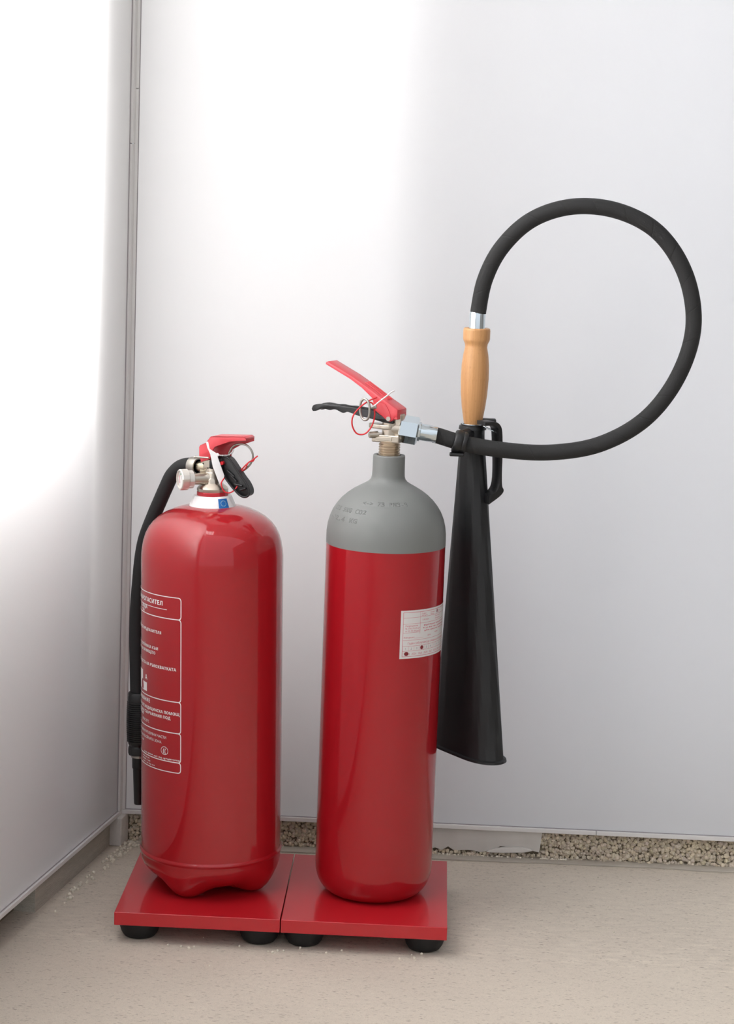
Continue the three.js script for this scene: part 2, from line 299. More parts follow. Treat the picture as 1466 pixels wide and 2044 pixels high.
// ---------- the red water extinguisher ----------
{
  const g = group('fire_extinguisher', 'all-red fire extinguisher with pressure gauge, white collar and printed label on its side', 'fire extinguisher', -0.093, PH, -PD / 2);
  g.rotation.z = 0.0212; g.rotation.x = -0.0044; g.userData.group = 'fire extinguishers';
  const R = 0.0836;
  // body: dished base with four stamped feet, weld bead, straight shell, domed shoulder
  const prof = [], NB = 26;
  for (let k = 0; k <= NB; k++) { const t = k / NB * Math.PI / 2; prof.push([R * Math.sin(t), 0.005 + 0.034 * (1 - Math.cos(t)) ** 1.15]); }
  prof.push([R, 0.0425], [R + 0.0006, 0.044], [R + 0.0016, 0.0452], [R + 0.0016, 0.0468], [R + 0.0004, 0.0482], [R, 0.0495], [R, 0.12], [R, 0.22], [R, 0.32], [R, 0.395]);
  for (const q of [[0.0834, 0.402], [0.0826, 0.41], [0.081, 0.4185], [0.0785, 0.4265], [0.0748, 0.4338], [0.0698, 0.4402], [0.0632, 0.446], [0.055, 0.451], [0.045, 0.4553], [0.034, 0.4585], [0.022, 0.4605], [0.0, 0.4605]]) prof.push(q);
  const body = lathe(prof, 160), p = body.attributes.position;
  for (let i = 0; i < p.count; i++) {
    const x = p.getX(i), y = p.getY(i), z = p.getZ(i); if (y > 0.041) continue;
    let b = 0;
    for (let k = 0; k < 4; k++) { const a = (-23 + 90 * k) * Math.PI / 180, d = Math.hypot(x - 0.056 * Math.sin(a), z - 0.056 * Math.cos(a)) / 0.024; b = Math.max(b, Math.exp(-(d ** 2.8))); }
    p.setY(i, y - b * Math.max(0, y - 0.0));
  }
  body.computeVertexNormals();
  mesh('body', body, M.paint, g);
  // printed label, white ink on the paint
  const A1 = -18.7 * Math.PI / 180, A0 = A1 - 1.9, LH = 0.2085, LW = 1.9 * R;
  const lab = canvasTexture(1024, Math.round(1024 * LH / LW), (c, w, h) => {
    c.clearRect(0, 0, w, h);
    const X = (px) => { const a = Math.asin(Math.max(-1, Math.min(1, (px - 422.5) / 141))) + 5.8 * Math.PI / 180; return (a - A0) / (A1 - A0) * w; };
    c.strokeStyle = c.fillStyle = '#efe6e4'; c.lineWidth = 7; c.textBaseline = 'alphabetic';
    const rows = [0.004, 0.126, 0.592, 0.77, 0.937, 0.996].map((t) => t * h), r = 26;
    for (let i = 0; i < 5; i++) { const y0 = rows[i], y1 = rows[i + 1], x0 = 4, x1 = w - 4; c.beginPath(); c.moveTo(x0 + r, y0); c.lineTo(x1 - r, y0); c.quadraticCurveTo(x1, y0, x1, y0 + r); c.lineTo(x1, y1 - r); c.quadraticCurveTo(x1, y1, x1 - r, y1); c.lineTo(x0 + r, y1); c.quadraticCurveTo(x0, y1, x0, y1 - r); c.lineTo(x0, y0 + r); c.quadraticCurveTo(x0, y0, x0 + r, y0); c.stroke(); }
    const T = (s, endPx, y, size, bold = true) => { c.font = `${bold ? 'bold ' : ''}${Math.round(size * 0.84)}px sans-serif`; c.textAlign = 'right'; c.save(); c.translate(X(endPx), y * h); c.scale(1.08, 1); c.fillText(s, 0, 0); c.restore(); };
    T('ПОЖАРОГАСИТЕЛ', 328, 0.058, 58);
    c.lineWidth = 5; c.beginPath(); c.moveTo(X(335.5), 0.077 * h); c.lineTo(X(335.5) - 620, 0.077 * h); c.stroke();
    T('С ВОДА', 296.5, 0.098, 44); T('13А', 290.5, 0.12, 36);
    T('ИЗДЪРПАЙТЕ ПРЕДПАЗИТЕЛЯ', 325, 0.222, 38); T('НАСОЧЕТЕ СТРУЙНИКА КЪМ', 318.5, 0.317, 38); T('ОСНОВАТА НА ОГНИЩЕТО', 313, 0.345, 38); T('НАТИСНЕТЕ ЛОСТА НА РЪКОХВАТКАТА', 354, 0.418, 40);
    c.fillRect(X(296) - 190, 0.46 * h, 95, 0.062 * h); c.fillRect(X(296) - 190, 0.522 * h, 185, 0.05 * h); T('A', 296, 0.505, 64);
    c.save(); c.globalCompositeOperation = 'destination-out'; c.beginPath(); c.moveTo(X(296) - 130, 0.57 * h); c.quadraticCurveTo(X(296) - 150, 0.53 * h, X(296) - 105, 0.51 * h); c.quadraticCurveTo(X(296) - 60, 0.54 * h, X(296) - 80, 0.57 * h); c.fill(); c.restore();
    T('ВНИМАНИЕ', 302, 0.63, 50); T('ПРИ НУЖДА ПОТЪРСЕТЕ МЕДИЦИНСКА ПОМОЩ', 361, 0.669, 38); T('УРЕДИ И СЪОРЪЖЕНИЯ ПОД', 343, 0.697, 38); T('НАПРЕЖЕНИЕ', 289, 0.716, 34); T('ПРИ 20°С', 300, 0.748, 34, false);
    T('ОРИГИНАЛНИ РЕЗЕРВНИ ЧАСТИ', 335, 0.812, 34, false); T('УПОТРЕБА И В БОЙНАТА ЗОНА', 325, 0.843, 34, false); T('от -20 до +60', 289, 0.868, 26, false);
    c.lineWidth = 4; c.beginPath(); c.ellipse(X(331), 0.88 * h, 34, 30, 0, 0, 7); c.stroke(); c.font = 'bold 46px sans-serif'; c.textAlign = 'center'; c.fillText('((', X(331), 0.892 * h);
    const blur = (endPx, y, len, hh) => { for (let q = X(endPx) - len; q < X(endPx);) { const ww = 4 + rnd() * 9; c.fillRect(q, y * h - hh * (0.75 + 0.25 * rnd()), ww * 0.6, hh * (0.5 + 0.4 * rnd())); q += ww + (rnd() < 0.14 ? 10 : 0); } };   // print too fine to read
    blur(361, 0.93, 420, 14); blur(300, 0.956, 120, 12); blur(302, 0.971, 140, 12); blur(311, 0.987, 190, 12);
  });
  mesh('printed_label', patch(R + 0.00025, 0.1555, 0.1555 + LH, A0, A1, R + 0.00025, 64, 4), std({ map: lab, transparent: true, alphaTest: 0, roughness: 0.35 }), g).userData.label = 'white printed instructions in ruled boxes';

  // white collar with its blue flag
  const collar = mesh('collar', creased([[0.0185, 0.456], [0.0275, 0.456], [0.0281, 0.4575], [0.0274, 0.4595], [0.0226, 0.4712], [0.0215, 0.472], [0.0185, 0.472], [0.0185, 0.456]], 96, 0.5), M.whitePlastic, g);
  const flag = canvasTexture(256, 256, (c, w, h) => { c.fillStyle = '#1567b0'; c.fillRect(0, 0, w, h); c.fillStyle = '#d9ead0'; for (let k = 0; k < 12; k++) { const a = k * Math.PI / 6, x = w / 2 + 68 * Math.cos(a), y = h / 2 + 74 * Math.sin(a); c.beginPath(); for (let j = 0; j < 10; j++) { const b = -Math.PI / 2 + j * Math.PI / 5, r = j % 2 ? 6 : 15; c.lineTo(x + r * Math.cos(b), y + r * Math.sin(b)); } c.fill(); } });
  mesh('flag_sticker', patch(0.02745, 0.4598, 0.4702, 0.38, 0.88, 0.02318, 16, 4), std({ map: flag, roughness: 0.4 }), collar).userData.label = 'blue flag with a ring of small pale stars';
  mesh('neck_ring', creased([[0.01, 0.47], [0.0181, 0.47], [0.0184, 0.4712], [0.0184, 0.4758], [0.018, 0.4764], [0.01, 0.4764]], 72), M.ringPlastic, g);
  const brass = M.nickel;
  mesh('valve_body', creased([[0.008, 0.476], [0.0179, 0.4765], [0.0184, 0.4775], [0.0184, 0.4802], [0.0172, 0.4818], [0.0128, 0.485], [0.0108, 0.4866], [0.0106, 0.4905], [0.0098, 0.4925], [0.0094, 0.4985], [0.0086, 0.4995], [0.0084, 0.509], [0.0, 0.509]], 72), brass, g);
  mesh('valve_block', boxAt(0.022, 0.012, 0.017, 0.002, 0.509, 0.0, 0.002).rotateY(-0.38), brass, g);
  // pressure gauge to the left, half turned to the viewer
  const gd = V(-0.9, 0, 0.436), gy = 0.4915, gp = (s) => gd.clone().multiplyScalar(s).setY(gy);
  mesh('gauge_arm', join(rod(gp(0), gp(0.026), 0.0076, 0.0064, 32), rod(gp(0.006), gp(0.012), 0.0088, 0.0072, 6)), brass, g);
  const gauge = mesh('gauge', along(creased([[0.0, 0], [0.009, 0], [0.0106, 0.001], [0.0106, 0.0065], [0.0124, 0.0075], [0.0124, 0.0155], [0.0117, 0.0165], [0.0104, 0.0165], [0.0104, 0.014], [0, 0.014]], 48), gp(0.0245), gp(0.05)), std({ color: '#d8d3cb', metalness: 0.6, roughness: 0.3 }), g);
  const dialTex = canvasTexture(256, 256, (c, w, h) => { c.fillStyle = '#e9e7e3'; c.fillRect(0, 0, w, h); c.lineWidth = 26; c.strokeStyle = '#c05a60'; c.beginPath(); c.arc(128, 128, 84, 2.4, 3.9); c.stroke(); c.strokeStyle = '#8fae94'; c.beginPath(); c.arc(128, 128, 84, 3.9, 5.4); c.stroke(); c.strokeStyle = '#c05a60'; c.beginPath(); c.arc(128, 128, 84, 5.4, 6.9); c.stroke(); c.lineWidth = 8; c.strokeStyle = '#55504c'; c.beginPath(); c.moveTo(128, 128); c.lineTo(150, 66); c.stroke(); });
  const dial = mesh('gauge_dial', new THREE.CircleGeometry(0.0103, 40), std({ map: dialTex, roughness: 0.5 }), gauge);
  dial.position.copy(gp(0.0387)); dial.rotation.y = Math.atan2(gd.x, gd.z);
  const lens = mesh('gauge_glass', new THREE.CircleGeometry(0.0104, 40), M.glass, gauge); lens.position.copy(gp(0.0402)); lens.rotation.y = dial.rotation.y;
  // hose outlet, clamp, hose
  const h0 = V(-0.006, 0.504, -0.004), h1 = V(-0.0185, 0.5035, -0.0125), h2 = V(-0.0285, 0.5042, -0.0195);
  mesh('hose_nipple', join(rod(h0, h1, 0.0068, 0.006, 6), rod(V(-0.001, 0.5, 0), V(-0.012, 0.5, -0.008), 0.0058)), std({ color: '#d2c7ae', metalness: 1, roughness: 0.3 }), g);
  mesh('hose_clamp', along(creased([[0.0082, 0], [0.0096, 0.0003], [0.0098, 0.001], [0.0098, 0.0105], [0.0096, 0.0112], [0.0082, 0.0115]], 40), h1, h2), M.steel, g);
  const hp = [[-0.02, 0.5036, -0.0135], [-0.0285, 0.5042, -0.0195], [-0.0406, 0.5005, -0.028], [-0.052, 0.4896, -0.037], [-0.0605, 0.473, -0.0445], [-0.0683, 0.456, -0.051], [-0.0762, 0.438, -0.056], [-0.0893, 0.402, -0.062], [-0.0966, 0.343, -0.064], [-0.099, 0.293, -0.063], [-0.0978, 0.225, -0.06], [-0.097, 0.2, -0.059]];
  mesh('hose', tube(hp, 0.0086, 120, 20), M.rubber, g);
  const gripProf = [[0.0088, 0.2185], [0.0108, 0.2182], [0.0119, 0.2165], [0.0121, 0.209]];
  for (let k = 0; k < 20; k++) { const y = 0.207 - k * 0.00255, r = 0.0126 + 0.0012 * Math.sin(Math.PI * (k + 2) / 24); gripProf.push([r - 0.0013, y], [r, y - 0.0006], [r, y - 0.0015], [r - 0.0013, y - 0.0021]); }
  gripProf.push([0.0118, 0.1545], [0.0102, 0.1512], [0.0114, 0.1492], [0.0118, 0.147], [0.0118, 0.1425], [0.0108, 0.14], [0.0085, 0.1398]);
  const grip = mesh('hose_grip', creased(gripProf, 40, 0.7), M.plasticBlack, g); grip.position.set(-0.0968, 0, -0.0588);
  const nozzle = mesh('nozzle', creased([[0.0, 0.137], [0.0082, 0.137], [0.0082, 0.1238], [0.0078, 0.1226], [0.0072, 0.122], [0.006, 0.0785], [0.0055, 0.0772], [0.004, 0.0772], [0.004, 0.09]], 36, 0.6), M.plasticBlack, g); nozzle.position.set(-0.0955, 0, -0.0588);
  mesh('nozzle_band', creased([[0.0075, 0.1405], [0.0093, 0.1402], [0.0093, 0.1368], [0.0075, 0.1365]], 36), M.steel, nozzle);

  // lever, handle and the things on them lie in an upright plane that turns a little towards the viewer
  const PSI = -0.384; const cs = Math.cos(PSI);
  const near = 0.011, U = (x, w) => (x - Math.sin(PSI) * w) / cs;          // sight line x on the plane at side distance w
  const side = (pts, w) => pts.map(([x, y]) => [U(x, w), y]);
  const turned = (geo) => geo.rotateY(PSI);
  const out = [[-0.0156, 0.5287], [-0.0142, 0.5309], [-0.0074, 0.5343], [-0.0017, 0.5419], [0.0019, 0.5427], [0.0385, 0.5446], [0.0412, 0.5428], [0.0412, 0.5402], [0.0215, 0.5375], [0.0034, 0.5302], [0.0009, 0.5247], [-0.0023, 0.5156], [-0.013, 0.5111], [-0.0156, 0.5186]];
  const nearPts = side(out, near), farOut = [[-0.0156, 0.5287], [-0.0142, 0.5309], [-0.0074, 0.5343], [-0.0017, 0.5419], [0.0019, 0.5427], [0.0385, 0.5446], [0.0412, 0.5425], [0.0410, 0.5375], [0.024, 0.531], [0.0165, 0.5265], [0.014, 0.5205], [0.0135, 0.515], [-0.013, 0.5111], [-0.0156, 0.5186]];
  const farPts = side(farOut, near);
  const topLine = nearPts.slice(0, 7), topStrip = [...topLine, ...topLine.slice().reverse().map(([x, y]) => [x, y - 0.0016])];
  mesh('squeeze_lever', turned(join(slab(nearPts, near - 0.0016, near, 0.0004), slab(farPts, -near, -near + 0.0016, 0.0004), slab(topStrip, -near, near, 0.0004))), M.lever, g).userData.label = 'red pressed lever';
  const hand = smoothOutline(side([[0.0065, 0.5185], [0.0185, 0.5185], [0.029, 0.5065], [0.0368, 0.496], [0.0412, 0.4906], [0.0452, 0.482], [0.0446, 0.4765], [0.04, 0.4738], [0.0343, 0.4752], [0.0271, 0.4816], [0.0206, 0.4887], [0.0141, 0.4973], [0.0095, 0.5059]], 0.009), 70);
  const root = side([[-0.0125, 0.5094], [-0.0036, 0.5136], [0.012, 0.5165], [0.0125, 0.504], [-0.0057, 0.5034]], 0.009);
  const rim = hand.map(([x, y]) => [x, y, 0.0085]);
  const ribs = [];
  for (const [a, b] of [[[0.0185, 0.503], [0.0265, 0.4965]], [[0.0225, 0.4975], [0.0295, 0.491]], [[0.027, 0.488], [0.0365, 0.4865]], [[0.034, 0.4815], [0.041, 0.484]]]) ribs.push(rod(V(U(a[0], 0.009), a[1], 0.0078), V(U(b[0], 0.009), b[1], 0.0078), 0.0013, 0.0013, 8));
  mesh('carry_handle', turned(join(slab(hand, -0.004, 0.0065, 0.0008), slab(root, -0.0085, 0.0085, 0.0006), tube(rim, 0.0013, 120, 8, true), ...ribs)), M.plasticBlack, g).userData.label = 'black plastic carrying handle';
  const rivet = mesh('pivot', turned(rod(V(U(0.0117, 0.011), 0.5116, -0.011), V(U(0.0117, 0.011), 0.5116, 0.0108), 0.0022)), M.redPlastic, g);
  mesh('safety_pin', join(rod(V(-0.0195, 0.518, 0.014), V(-0.003, 0.5178, 0.017), 0.0011), rod(V(-0.0185, 0.518, 0.0141), V(-0.0205, 0.518, 0.0137), 0.0015)), M.steel, g);
  mesh('pin_ring', tube([[0.0204, 0.5241, 0.006], [0.0247, 0.5307, 0.0075], [0.0326, 0.5337, 0.01], [0.0412, 0.5325, 0.0125], [0.0469, 0.5261, 0.014], [0.0481, 0.5189, 0.014], [0.0456, 0.5116, 0.0135], [0.0413, 0.5065, 0.0125], [0.0363, 0.5031, 0.011], [0.027, 0.504, 0.008], [0.021, 0.51, 0.006], [0.0192, 0.5175, 0.0055]], 0.0012, 90, 10, true), M.steel, g);
  mesh('red_seal', join(capped([[0.0151, 0.4944, 0.018], [0.0123, 0.4893, 0.02], [0.013, 0.4843, 0.021], [0.0159, 0.4793, 0.021], [0.0209, 0.4776, 0.021], [0.0266, 0.4802, 0.02], [0.0309, 0.4861, 0.019], [0.032, 0.493, 0.016], [0.033, 0.5016, 0.013], [0.0365, 0.506, 0.0145], [0.0429, 0.5126, 0.016], [0.0472, 0.5156, 0.0165], [0.0536, 0.5207, 0.0165]], 0.0008, 90, 8), capped([[0.0329, 0.5016, 0.013], [0.0385, 0.5045, 0.0145], [0.0443, 0.5141, 0.0165], [0.0486, 0.5148, 0.0165], [0.0505, 0.518, 0.0165]], 0.0007, 40, 8)), M.redPlastic, g);
  const tagPts = [[-0.0061, 0.5362], [-0.0036, 0.537], [-0.0017, 0.5284], [0.0061, 0.5235], [0.0083, 0.5175], [0.0155, 0.4972], [0.0141, 0.4928], [0.0098, 0.4873], [0.0019, 0.5077], [-0.001, 0.522], [-0.0046, 0.5298]];
  const tag = mesh('white_tag', slab(tagPts, 0.0178, 0.0188, 0.0003), M.whitePlastic, g); tag.userData.label = 'white plastic strap and tag';
  const beads = []; const bc = curve([[0.0075, 0.5215, 0.018], [0.0125, 0.5208, 0.0165], [0.0173, 0.5206, 0.0135], [0.021, 0.5216, 0.009], [0.0237, 0.5244, 0.006]]);
  for (let k = 0; k <= 11; k++) { const q = bc.getPoint(k / 11); beads.push(new THREE.SphereGeometry(0.0008, 10, 8).translate(q.x, q.y, q.z)); }
  mesh('strap_beads', join(...beads, tube(bc.getPoints(12).map((q) => [q.x, q.y, q.z]), 0.0004, 24, 6), new THREE.SphereGeometry(0.0021, 12, 8).scale(1, 1, 0.4).translate(0.0072, 0.5216, 0.018), capped([[0.0225, 0.5215, 0.007], [0.024, 0.5245, 0.007], [0.0248, 0.5265, 0.007]], 0.0009, 12, 8)), M.whitePlastic, tag);
}

// ---------- the carbon dioxide extinguisher ----------
{
  const g = group('fire_extinguisher_001', 'red fire extinguisher with grey shoulder, looped black hose, wooden grip and black horn', 'fire extinguisher', 0.1021, PH, -PD / 2);
  g.userData.group = 'fire extinguishers';
  const R = 0.07, prof = [[0, 0.004], [0.036, 0.003], [0.042, 0.0005], [0.045, 0], [0.048, 0.0005]];
  for (let k = 1; k <= 16; k++) { const t = k / 16 * Math.PI / 2; prof.push([0.047 + (R - 0.047) * Math.sin(t), 0.0005 + 0.034 * (1 - Math.cos(t))]); }
  prof.push([R, 0.12], [R, 0.22], [R, 0.32], [R, 0.4243]);
  mesh('body', lathe(prof, 144), M.cylinderPaint, g);
  // grey shoulder, with stamped characters
  const sh = [[R + 0.0001, 0.4235], [R + 0.0001, 0.4300], [0.0699, 0.437], [0.0688, 0.446], [0.0665, 0.4545], [0.0633, 0.4622], [0.0590, 0.4690], [0.0537, 0.4755], [0.0474, 0.4813], [0.0405, 0.4863], [0.0335, 0.4904], [0.0272, 0.4938], [0.0228, 0.4966], [0.0203, 0.4995], [0.0192, 0.503], [0.0189, 0.508], [0.0187, 0.5265], [0.0182, 0.528], [0.0142, 0.528], [0.0138, 0.5265], [0.0138, 0.52]];
  const len = [0]; for (let k = 1; k < sh.length; k++) len.push(len[k - 1] + Math.hypot(sh[k][0] - sh[k - 1][0], sh[k][1] - sh[k - 1][1]));
  const total = len[len.length - 1], gg = lathe(sh, 144), uv = gg.attributes.uv;
  for (let i = 0; i < uv.count; i++) uv.setXY(i, uv.getX(i), len[i % sh.length] / total);
  // each stamped line is a thin sheet that follows the shoulder
  const sheet = (s, a0, a1, yc, hgt) => {
    const pos = [], nor = [], uvs = [], idx = [], na = 40, ny = 10;
    const rOf = (y) => { for (let k = 1; k < sh.length; k++) if (sh[k][1] >= y) { const t = (y - sh[k - 1][1]) / (sh[k][1] - sh[k - 1][1]); return sh[k - 1][0] + t * (sh[k][0] - sh[k - 1][0]); } return 0.02; };
    for (let j = 0; j <= ny; j++) for (let i = 0; i <= na; i++) {
      const y = yc + hgt * (j / ny - 0.5), a = (a0 + (a1 - a0) * i / na) * Math.PI / 180, r = rOf(y), sl = (rOf(y + 0.001) - rOf(y - 0.001)) / 0.002, l = Math.hypot(1, sl), rr = r + 0.0002 / l;
      pos.push(rr * Math.sin(a), y - 0.0002 * sl / l, rr * Math.cos(a)); nor.push(Math.sin(a) / l, -sl / l, Math.cos(a) / l); uvs.push(i / na, j / ny);
      if (i < na && j < ny) { const k = j * (na + 1) + i; idx.push(k, k + 1, k + na + 2, k, k + na + 2, k + na + 1); }
    }
    const q = new THREE.BufferGeometry(); q.setAttribute('position', new THREE.Float32BufferAttribute(pos, 3)); q.setAttribute('normal', new THREE.Float32BufferAttribute(nor, 3)); q.setAttribute('uv', new THREE.Float32BufferAttribute(uvs, 2)); q.setIndex(idx);
    const tx = canvasTexture(512, 96, (c, w, h) => { c.fillStyle = '#e0e0e0'; c.fillRect(0, 0, w, h); c.fillStyle = '#000000'; c.font = '78px monospace'; c.textBaseline = 'middle'; c.textAlign = 'left'; const m = c.measureText(s).width; c.save(); c.translate(14, h / 2); c.scale((w - 28) / m, 1); c.fillText(s, 0, 0); c.restore(); }, false);
    return [q, tx];
  };
  const grey = '#797b79';
  const shoulder = mesh('shoulder', gg, std({ color: grey, roughness: 0.55 }), g); shoulder.userData.label = 'matt grey painted shoulder and neck';
  for (const [s, a0, a1, y, hh] of [['<-> 73 PN3-9', -33, 30, 0.477, 0.0064], ['035 5KG CO2', -76, -20, 0.4672, 0.0072], ['-12.4 KG', -74, -28, 0.4568, 0.0078]]) {
    const [q, tx] = sheet(s, a0, a1, y, hh);
    mesh('stamped_text', q, std({ color: grey, roughness: 0.55, bumpMap: tx, bumpScale: 0.0018 }), shoulder);
  }
  // service sticker
  const stick = canvasTexture(1024, 600, (c, w, h) => {
    c.fillStyle = '#d9d6d4'; c.fillRect(0, 0, w, h); const red = '#c2485a'; c.strokeStyle = red; c.fillStyle = red; c.lineWidth = 5; c.strokeRect(34, 26, w - 68, h - 52);
    const line = (x0, y0, x1, y1, lw = 3) => { c.lineWidth = lw; c.beginPath(); c.moveTo(x0, y0); c.lineTo(x1, y1); c.stroke(); };
    line(34, 92, w - 34, 92); line(34, 168, w - 34, 168); line(34, 278, 270, 278); line(34, 372, w - 34, 372); line(34, 446, w - 34, 446); line(34, 506, w - 34, 506); line(270, 26, 270, 300);
    const T = (s, x, y, size, bold) => { c.font = `${bold ? 'bold ' : ''}${size}px sans-serif`; c.fillText(s, x, y); };
    const blur = (x, y, len, hh) => { for (let q = x; q < x + len;) { const ww = 5 + rnd() * 13; c.fillRect(q, y + hh * (0.1 + 0.25 * rnd()), ww * 0.6, hh * (0.45 + 0.3 * rnd())); q += ww + (rnd() < 0.14 ? 14 : 0); } };   // print too fine to read
    T('Годно', 290, 60, 26); T('Негодно', 290, 84, 24); T('Основно', 440, 60, 22); T('Текущо', 440, 84, 22); T('Дата', 620, 60, 22); T('Час', 620, 84, 22);
    T('Собствен', 300, 138, 26); T('Техническо', 540, 120, 24); T('обслужване', 540, 150, 24);
    T('Разрешение', 62, 204, 30); T('№ 356270-05-21', 62, 236, 28); T('от 23.10.08 до09', 62, 268, 28);
    blur(330, 190, 560, 22); blur(318, 224, 520, 22); blur(340, 258, 470, 22);
    T('Извършил:', 46, 346, 28); line(190, 350, 330, 350, 2); T('Дата', 400, 340, 26); T('подпис', 540, 320, 26);
    T('Годен (обслужен) до следващо обслужване', 100, 424, 36);
    c.fillStyle = '#80646c'; for (let k = 0; k < 12; k++) { T(String(k + 1), 66 + k * 78, 490, 32); line(112 + k * 78, 446, 112 + k * 78, 506, 2); }
    c.fillStyle = red; for (let k = 0; k < 10; k++) T(String(2023 + k), 66 + k * 92, 556, 32);
    c.fillStyle = '#7c1622'; for (const [x, y, rx] of [[88, 540, 30], [308, 476, 24], [590, 56, 14]]) { c.beginPath(); c.ellipse(x, y, rx, 25, 0, 0, 7); c.fill(); }
  });
  const sticker = mesh('service_sticker', patch(R + 0.0003, 0.3006, 0.3572, 18.2 * Math.PI / 180, 98 * Math.PI / 180, R + 0.0003, 48, 2), std({ map: stick, roughness: 0.45 }), g); sticker.userData.label = 'white sticker printed in red';

  // valve
  const th = [[0.0, 0.512], [0.0122, 0.512]]; for (let k = 0; k < 9; k++) th.push([0.0126, 0.5155 + k * 0.003], [0.0126, 0.5165 + k * 0.003], [0.0117, 0.5172 + k * 0.003], [0.0117, 0.5178 + k * 0.003]); th.push([0.012, 0.5435], [0, 0.5435]);
  mesh('valve_thread', creased(th, 48, 0.5), std({ color: '#bfae98', metalness: 1, roughness: 0.35 }), g);
  const turn = (geo, a = -0.3) => geo.rotateY(a);
  mesh('valve_body', join(
    turn(boxAt(0.0335, 0.0092, 0.021, -0.0022, 0.5475, 0, 0.0016)), turn(boxAt(0.02, 0.004, 0.0012, -0.004, 0.5475, 0.0106, 0.0005)),
    rod(V(0.001, 0.549, 0), V(0.001, 0.566, 0), 0.0105), turn(slab(smoothOutline([[-0.026, 0], [-0.024, 0.005], [-0.012, 0.0105], [0.004, 0.0105], [0.006, 0], [0.004, -0.0105], [-0.012, -0.0105], [-0.024, -0.005]], 40), 0, 0.0056, 0.0014).rotateX(-Math.PI / 2).translate(0, 0.5582, 0), -0.3),
    turn(boxAt(0.02, 0.03, 0.014, 0.006, 0.562, 0, 0.002)), rod(V(-0.014, 0.5515, 0.004), V(-0.024, 0.5512, 0.008), 0.0042, 0.0036, 6), rod(V(0.002, 0.5585, 0), V(0.016, 0.5585, 0.003), 0.0105, 0.0095)), M.nickel, g);
  // outlet nut, ferrule, hose
  const n0 = V(0.0128, 0.5592, -0.001), nd = V(0.965, -0.13, 0.02).normalize(), nv = (s) => n0.clone().addScaledVector(nd, s);
  const hex = new THREE.CylinderGeometry(0.0162, 0.0162, 0.0195, 6, 1); hex.translate(0, 0.0098, 0); hex.rotateY(0.35);
  const chamfer = (y0, y1, r0, r1) => { const q = new THREE.CylinderGeometry(r1, r0, y1 - y0, 6, 1); q.translate(0, (y0 + y1) / 2, 0); return q.rotateY(0.35); };
  mesh('outlet_nut', along(toCreasedNormals(join(hex, chamfer(-0.0018, 0, 0.0135, 0.0162), chamfer(0.0195, 0.0213, 0.0162, 0.0135)), 0.3), nv(-0.001), nv(1)), M.zinc, g);
  mesh('ferrule', along(creased([[0, 0], [0.0112, 0], [0.0112, 0.004], [0.0098, 0.0046], [0.0096, 0.0225], [0.0092, 0.0236], [0, 0.0236]], 40), nv(0.0185), nv(1)), M.zinc, g);
  const hosePts = [[0.0508, 0.5527, -0.0055], [0.0542, 0.5522, -0.006], [0.0826, 0.5445, -0.0085], [0.1297, 0.5376, -0.012], [0.1884, 0.5362, -0.0165], [0.2463, 0.5483, -0.0195], [0.2973, 0.5802, -0.0219], [0.3323, 0.6312, -0.0242], [0.3465, 0.6898, -0.0265], [0.3332, 0.7499, -0.0289], [0.2984, 0.7962, -0.0312], [0.2501, 0.8185, -0.0335], [0.1981, 0.8205, -0.0359], [0.1528, 0.8032, -0.0382], [0.1196, 0.769, -0.0405], [0.1027, 0.7316, -0.0429], [0.0972, 0.6975, -0.045], [0.0968, 0.6935, -0.045]];
  mesh('discharge_hose', tube(hosePts, 0.0094, 260, 24), M.wrapped, g);
  // grip and horn
  const HX = 0.0963, HZ = -0.045;
  const fer = mesh('ferrule', creased([[0, 0.665], [0.0094, 0.665], [0.0094, 0.6938], [0.0089, 0.6948], [0, 0.6948]], 40), M.zinc, g); fer.position.set(HX, 0, HZ);
  const wood = mesh('wooden_grip', lathe([[0.0, 0.5625], [0.0095, 0.5625], [0.0104, 0.5632], [0.0116, 0.569], [0.0139, 0.583], [0.0156, 0.598], [0.0165, 0.6165], [0.0161, 0.632], [0.0148, 0.6445], [0.013, 0.6535], [0.0134, 0.657], [0.0146, 0.6598], [0.0154, 0.6612], [0.0158, 0.6632], [0.0159, 0.673], [0.0154, 0.6752], [0.0146, 0.6758], [0.0112, 0.6758], [0.0104, 0.675], [0.0102, 0.668]], 56), M.wood, g); wood.position.set(HX, 0, HZ);
  // horn: round at its neck, a flattened oval at its mouth
  const Y0 = 0.56, Y1 = 0.163, dir = new THREE.Vector2(0.59, 0.81);
  const ring = (t, extra = 0) => { const b = 0.0135 + 0.0085 * t + extra, c = 0.038 * t, cx = HX + 0.0118 * t, o = []; for (let k = 0; k < 64; k++) { const a = k / 64 * Math.PI * 2, ca = Math.cos(a), sa = Math.sin(a), m = Math.abs(ca) ** 0.3 * Math.sign(ca) * c + ca * b; o.push([cx + dir.x * m - dir.y * sa * b, HZ + dir.y * m + dir.x * sa * b]); } return o; };
  const loft = (rows) => {
    const pos = [], idx = [], uvs = [], n = 64;
    rows.forEach(([t, y, e], j) => { const o = ring(t, e); for (let k = 0; k <= n; k++) { const q = o[k % n]; pos.push(q[0], y, q[1]); uvs.push(k / n, j / rows.length); } });
    for (let j = 0; j + 1 < rows.length; j++) for (let k = 0; k < n; k++) { const a = j * (n + 1) + k, b = a + n + 1; idx.push(a, b, a + 1, a + 1, b, b + 1); }
    const q = new THREE.BufferGeometry(); q.setAttribute('position', new THREE.Float32BufferAttribute(pos, 3)); q.setAttribute('uv', new THREE.Float32BufferAttribute(uvs, 2)); q.setIndex(idx); q.computeVertexNormals(); return toCreasedNormals(q, 0.7);
  };
  const rows = []; for (let k = 0; k <= 14; k++) rows.push([k / 14, Y0 + (Y1 + 0.004 - Y0) * k / 14, 0]);
